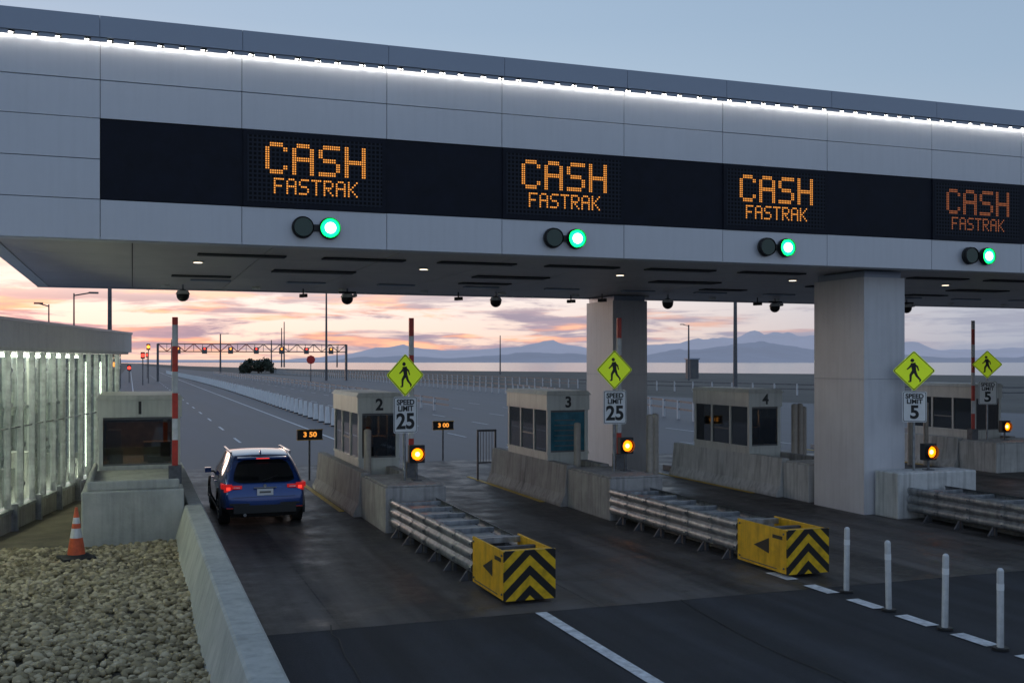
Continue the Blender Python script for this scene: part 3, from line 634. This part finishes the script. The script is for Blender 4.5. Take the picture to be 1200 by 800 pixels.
for i in range(n):
    a=x0+(x1-x0)*i/n; c=x0+(x1-x0)*(i+1)/n
    b.cyl((a,0,5.4) if i%2 else (a,0,6.8),(c,0,6.8) if i%2 else (c,0,5.4),.08,'red' if i<11 else 'galvd',n=6); b.cyl((a,.08,5.4),(a,.08,6.8),.05,'galvd',n=6)
for x in(0,x1): b.box((x-.2,-.1,0),(x+.2,.4,6.8),'galvd')
for i in range(7):
    x=3+i*4.6; b.box((x,-.25,5.0),(x+.9,-.05,6.2),'boothdark'); b.cyl((x+.45,-.32,5.9),(x+.45,-.25,5.9),.16,'farred' if i%2 else 'faramber',n=12)
b.build('overhead_sign_gantry',(4.3,200,0))
b=MB(); b.cyl((0,0,0),(0,0,3.3),.08,'galvd',n=8); b.cyl((0,-.1,3.9),(0,0,3.9),.8,'signred',n=8); b.build('stop_sign',(30,190,0))
def farsig(x,y,z,k):
    b=MB(); b.cyl((0,0,-z),(0,0,0),.08,'galvd',n=6); b.box((-.3,-.1,-.5),(.3,.1,.5),'black'); b.cyl((0,-.2,0),(0,-.1,0),.28,k,n=10); b.build('roadside_signal',(x,y,z))
for x,y,z,k in((-1.5,150,5,'faramber'),(1.5,170,4.5,'farred'),(2.5,185,6,'faramber'),(-.5,190,2.5,'farred'),(3,240,5,'farred'),(-2,130,3.2,'faramber')): farsig(x,y,z,k)
b=MB(); y=57
while y<330:
    x=10.3+ .8*math.sin((y-57)/60)
    b.box((x-.2,y+.1,0.01),(x+.2,y+.6,.07),'black'); b.cyl((x,y+.35,.07),(x,y+.35,1.0),.16,'post',r1=.11,n=10); y+=2.2 if y<120 else 3.4
b.build('channelizer_row')
def fenceline(pts,step,h):
    b=MB()
    for (xa,ya),(xb,yb) in zip(pts[:-1],pts[1:]):
        Ls=math.hypot(xb-xa,yb-ya); n=int(Ls/step)
        for i in range(n):
            f=i/n; x=xa+(xb-xa)*f; y=ya+(yb-ya)*f; b.box((x-.07,y-.07,0),(x+.07,y+.07,h),'fence')
        for z in(h*.5,h*.9): 
            b.add([(xa,ya,z),(xb,yb,z),(xb,yb,z+.10),(xa,ya,z+.10)],[(0,1,2,3)],'galvd')
    b.build('post_and_rail_fence')
fenceline([(41,330),(41,200),(38.5,107),(33,66),(30.5,52)],2.5,1.15); fenceline([(52,300),(56,130),(70,80),(110,60)],3,1.2)
fenceline([(21,300),(22,150),(20.5,70)],4,.95)
b=MB(); b.box((0,0,0),(2,2,4),'galvd'); b.box((-.2,-.2,4),(2.2,2.2,4.3),'cap'); b.box((.5,-.03,.1),(1.3,0,2.2),'boothdark'); b.build('equipment_cabinet',(110,196,0))
def foliage(name,x,y,w,h,n=1400,seed=0,low=False):
    rr=random.Random(seed); b=MB()
    b.cyl((0,0,0),(0,0,h*.5),w*.03,'bark',r1=w*.015,n=7)
    cl=[]
    for _ in range(40 if low else 18):
        u=rr.uniform(-1,1); top=(1-u*u)**.5
        cl.append((u*.42*w,rr.uniform(-.3,.3)*w,(rr.uniform(.12,.72)*top+.08)*h,rr.uniform(.08,.13)*w if low else rr.uniform(.13,.2)*w))
    for c in cl: b.cyl((0,0,h*.1),(c[0]*.8,c[1]*.8,c[2]),w*.008,'bark',r1=.02,n=5)
    for _ in range(n):
        c=rr.choice(cl); d=Vector((rr.gauss(0,1),rr.gauss(0,1),rr.gauss(0,1))).normalized()*c[3]*rr.uniform(.2,1.05)
        p=Vector((c[0],c[1],c[2]))+d; p.z=max(.1,p.z); s_=w*.022
        u=Vector((rr.gauss(0,1),rr.gauss(0,1),rr.gauss(0,1))).normalized()*s_; v=u.orthogonal().normalized()*s_
        b.quad([tuple(p-u),tuple(p-v),tuple(p+u),tuple(p+v)],'leaf1' if rr.random()<.6 else 'leaf2')
    b.build(name,(x,y,0))
M['bark']=surf('bark',(.06,.045,.03),.9); M['leaf1']=surf('leaf_dark',(.03,.04,.025),.8); M['leaf2']=surf('leaf',(.05,.06,.035),.8)
foliage('bush',37,337,12,5.5,n=5000,seed=1,low=True); foliage('tree',-8,230,10,9,n=2500,seed=2); foliage('tree',-14,210,12,8,n=2500,seed=3)

# ------------------------------------------------------------------ car
M['paint']=surf('car_paint_blue',(.008,.045,.21),.26,.45,coat=1)
M['cglass']=surf('car_glass',(.006,.007,.009),.05,0,spec=.8)
M['clad']=surf('car_cladding',(.02,.02,.021),.6)
M['chrome']=surf('car_chrome',(.6,.6,.6),.15,1)
M['alloy']=surf('alloy',(.35,.35,.37),.3,.9)
M['tail']=emit('tail_light',(1,.02,.015),.25,(.35,.01,.01)); M['tailhot']=emit('brake_light',(1,.05,.03),1.3,(.4,.01,.01))
M['plate']=surf('plate',(.7,.7,.72),.4)
def car(loc):
    S=[((.12,.0,.0,.10,.46),.93,1.00,.61,1.50),
     ((.50,.48,.46,.42,.66),1,1.02,.63,1.585),
     ((1.3,1.3,1.3,1.3,1.35),1.01,1.01,.65,1.625),
     ((2.1,2.1,2.1,2.1,2.0),1.01,1.0,.65,1.625),
     ((2.95,2.95,2.95,2.95,2.5),1.01,.98,.63,1.56),
     ((3.3,3.3,3.3,3.32,3.2),1.0,.97,.74,1.06),
     ((4.0,4.0,4.0,3.98,3.9),.97,.88,.66,.96),
     ((4.36,4.42,4.42,4.35,4.22),.86,.75,.56,.83)]
    X=[.84,.905,.92,.885]; Z=[.24,.46,.74,None]
    fr=[-1,-.88,-.45,0,.45,.88,1]
    bm=bmesh.new()
    mats=['paint','cglass','clad']
    def sp(s,v,side):
        ys,xs,zb,tx,tz=S[s]
        if v<4: return Vector((side*X[v]*xs,ys[v],zb if v==3 else Z[v]))
        return Vector((side*tx,ys[4],tz))
    def q(ps,mi):
        f=bm.faces.new([bm.verts.new(p) for p in ps]); f.material_index=mi; f.smooth=True
    n=len(S)
    for side in(-1,1):
        for s in range(n-1):
            for v in range(4):
                mi=2 if v==0 else (1 if (v==3 and 1<=s<=3) else 0)
                ps=[sp(s,v,side),sp(s+1,v,side),sp(s+1,v+1,side),sp(s,v+1,side)]
                q(ps if side>0 else ps[::-1],mi)
    def trow(s,c):
        a=sp(s,4,1); f=fr[c]; return Vector((a.x*f,a.y,a.z+.035*(1-f*f)))
    for s in range(n-1):
        for c in range(6):
            q([trow(s,c),trow(s,c+1),trow(s+1,c+1),trow(s+1,c)],1 if s==4 else 0)
    def cap(s,v,c,sg):
        a=sp(s,v,1); f=fr[c]; bul=.07 if v<4 else .06
        return Vector((a.x*f,a.y-sg*bul*(1-f*f),a.z+(.035*(1-f*f) if v==4 else 0)))
    def capf(s,v,c,sg):
        p=cap(s,v,c,sg)
        if v==4: p.y=sp(s,4,1).y
        return p
    for s,sg in((0,1),(n-1,-1)):
        for v in range(4):
            for c in range(6):
                mi=2 if v==0 else (1 if(sg==1 and v==3 and 1<=c<=4) else 0)
                ps=[capf(s,v,c,sg),capf(s,v,c+1,sg),capf(s,v+1,c+1,sg),capf(s,v+1,c,sg)]
                q(ps if sg>0 else ps[::-1],mi)
    for s in range(n-1):
        q([sp(s,0,-1),sp(s+1,0,-1),sp(s+1,0,1),sp(s,0,1)],2)
    bmesh.ops.remove_doubles(bm,verts=bm.verts,dist=.002)
    bmesh.ops.recalc_face_normals(bm,faces=bm.faces)
    cl=bm.edges.layers.float.new('crease_edge')
    for e in bm.edges:
        ms={f.material_index for f in e.link_faces}
        if len(ms)>1: e[cl]=.45
    me=bpy.data.meshes.new('body'); bm.to_mesh(me); bm.free()
    for k in mats: me.materials.append(M[k])
    o=bpy.data.objects.new('body',me); COL.objects.link(o)
    sm=o.modifiers.new('s','SUBSURF'); sm.levels=3; sm.render_levels=3
    cut=MB()
    for y in(.88,3.5): cut.cyl((-1.2,y,.36),(1.2,y,.36),.41,'clad',n=40)
    co_=cut.build('cut'); bo=o.modifiers.new('b','BOOLEAN'); bo.object=co_; bo.operation='DIFFERENCE'
    try: bo.solver='EXACT'
    except: pass
    bpy.context.view_layer.update()
    dg=bpy.context.evaluated_depsgraph_get(); nm=bpy.data.meshes.new_from_object(o.evaluated_get(dg))
    o.modifiers.clear(); o.data=nm; bpy.data.objects.remove(co_)
    root=bpy.data.objects.new('blue_car',None); COL.objects.link(root); root.location=loc; root.scale=(.98,1,.93); o.parent=root
    b=MB()
    for side in(-1,1):
        for y in(.88,3.5):
            x0=side*.68;x1=side*.90
            b.cyl((x0,y,.345),(x1,y,.345),.345,'rubber',n=40); b.cyl((x1,y,.345),(x1+side*.006,y,.345),.235,'black',n=32)
            for k in range(10):
                a=k*math.pi/5
                b.cyl((x1+side*.012,y,.345),(x1+side*.012,y+.22*math.cos(a),.345+.22*math.sin(a)),.018,'alloy',n=6)
            b.cyl((x1,y,.345),(x1+side*.02,y,.345),.05,'alloy',n=14)
            m_=26; vs=[];
            for k in range(m_+1):
                a=-.25+ (math.pi+.5)*k/m_
                for rr_,xx in((.40,.86),(.40,.925),(.47,.925),(.48,.87)): vs.append((side*xx,y+rr_*math.cos(a),.36+rr_*math.sin(a)))
            fs=[(k*4+j,k*4+(j+1)%4,k*4+4+(j+1)%4,k*4+4+j) for k in range(m_) for j in range(4)]
            b.add(vs,fs,'clad')
    b.build('wheels',parent=root)
    b=MB()
    for side in(-1,1):
        def tb(x0,x1,y0,y1,z0,z1,k):
            b.box((min(side*x0,side*x1),y0,z0),(max(side*x0,side*x1),y1,z1),k)
        tb(.48,.68,-.005,.10,.89,.96,'tail'); tb(.68,.845,.035,.22,.82,.99,'tail'); tb(.72,.80,.025,.06,.86,.93,'tailhot')
        tb(.80,.895,.12,.42,.88,.99,'tail'); tb(.52,.66,-.012,.02,.91,.93,'plate')
        tb(.50,.80,-.035,.05,.45,.47,'red')
        tb(.62,.66,.75,2.45,1.635,1.665,'chrome'); 
        for yy in(.75,2.42): tb(.62,.66,yy,yy+.05,1.59,1.64,'chrome')
        tb(.93,1.07,2.72,2.86,1.0,1.12,'paint'); tb(.86,.95,2.76,2.82,1.0,1.04,'clad')
        for yy in(1.15,2.0): b.add([(side*.895,yy,1.0),(side*.895,yy+.08,1.0),(side*.665,yy+.10,1.58),(side*.665,yy+.02,1.58)],[(0,1,2,3)],'clad')
        tb(.90,.935,1.55,1.72,.90,.925,'paint'); tb(.90,.935,2.45,2.62,.90,.925,'paint')
        tb(.9,.925,1.3,3.0,.30,.36,'clad')
        b.cyl((side*.66,-.012,.55),(side*.69,.03,.86),.006,'black',n=5)
    b.box((-.66,-.075,.34),(.66,.05,.52),'clad'); b.box((-.74,-.055,.52),(.74,.05,.565),'clad')
    b.box((-.66,-.068,.70),(.66,-.058,.706),'black')
    b.box((-.17,-.085,.74),(.17,-.06,.885),'plate'); b.box((-.12,-.088,.79),(.12,-.084,.835),'boothdark')
    b.box((-.24,-.075,.90),(.24,-.045,.925),'chrome')
    b.cyl((0,-.05,.955),(0,-.02,.955),.035,'chrome',n=16)
    b.box((-.53,.36,1.515),(.53,.62,1.56),'paint'); b.box((-.14,.355,1.525),(.14,.362,1.54),'tailhot')
    b.cyl((-.02,.06,1.06),(.30,.16,1.16),.010,'black',n=6); b.cyl((-.42,-.03,.3),(-.42,.12,.3),.035,'chrome',n=12)
    b.add([(-.02,.8,1.63),(.02,.8,1.63),(.02,1.0,1.63),(-.02,1.0,1.63),(0,.82,1.70),(0,.88,1.70)],[(0,1,4),(1,2,5,4),(3,0,4,5),(2,3,5)],'paint')
    b.build('trim',parent=root,bevel=.008)
    return root
car((2.64,22.85,.006))
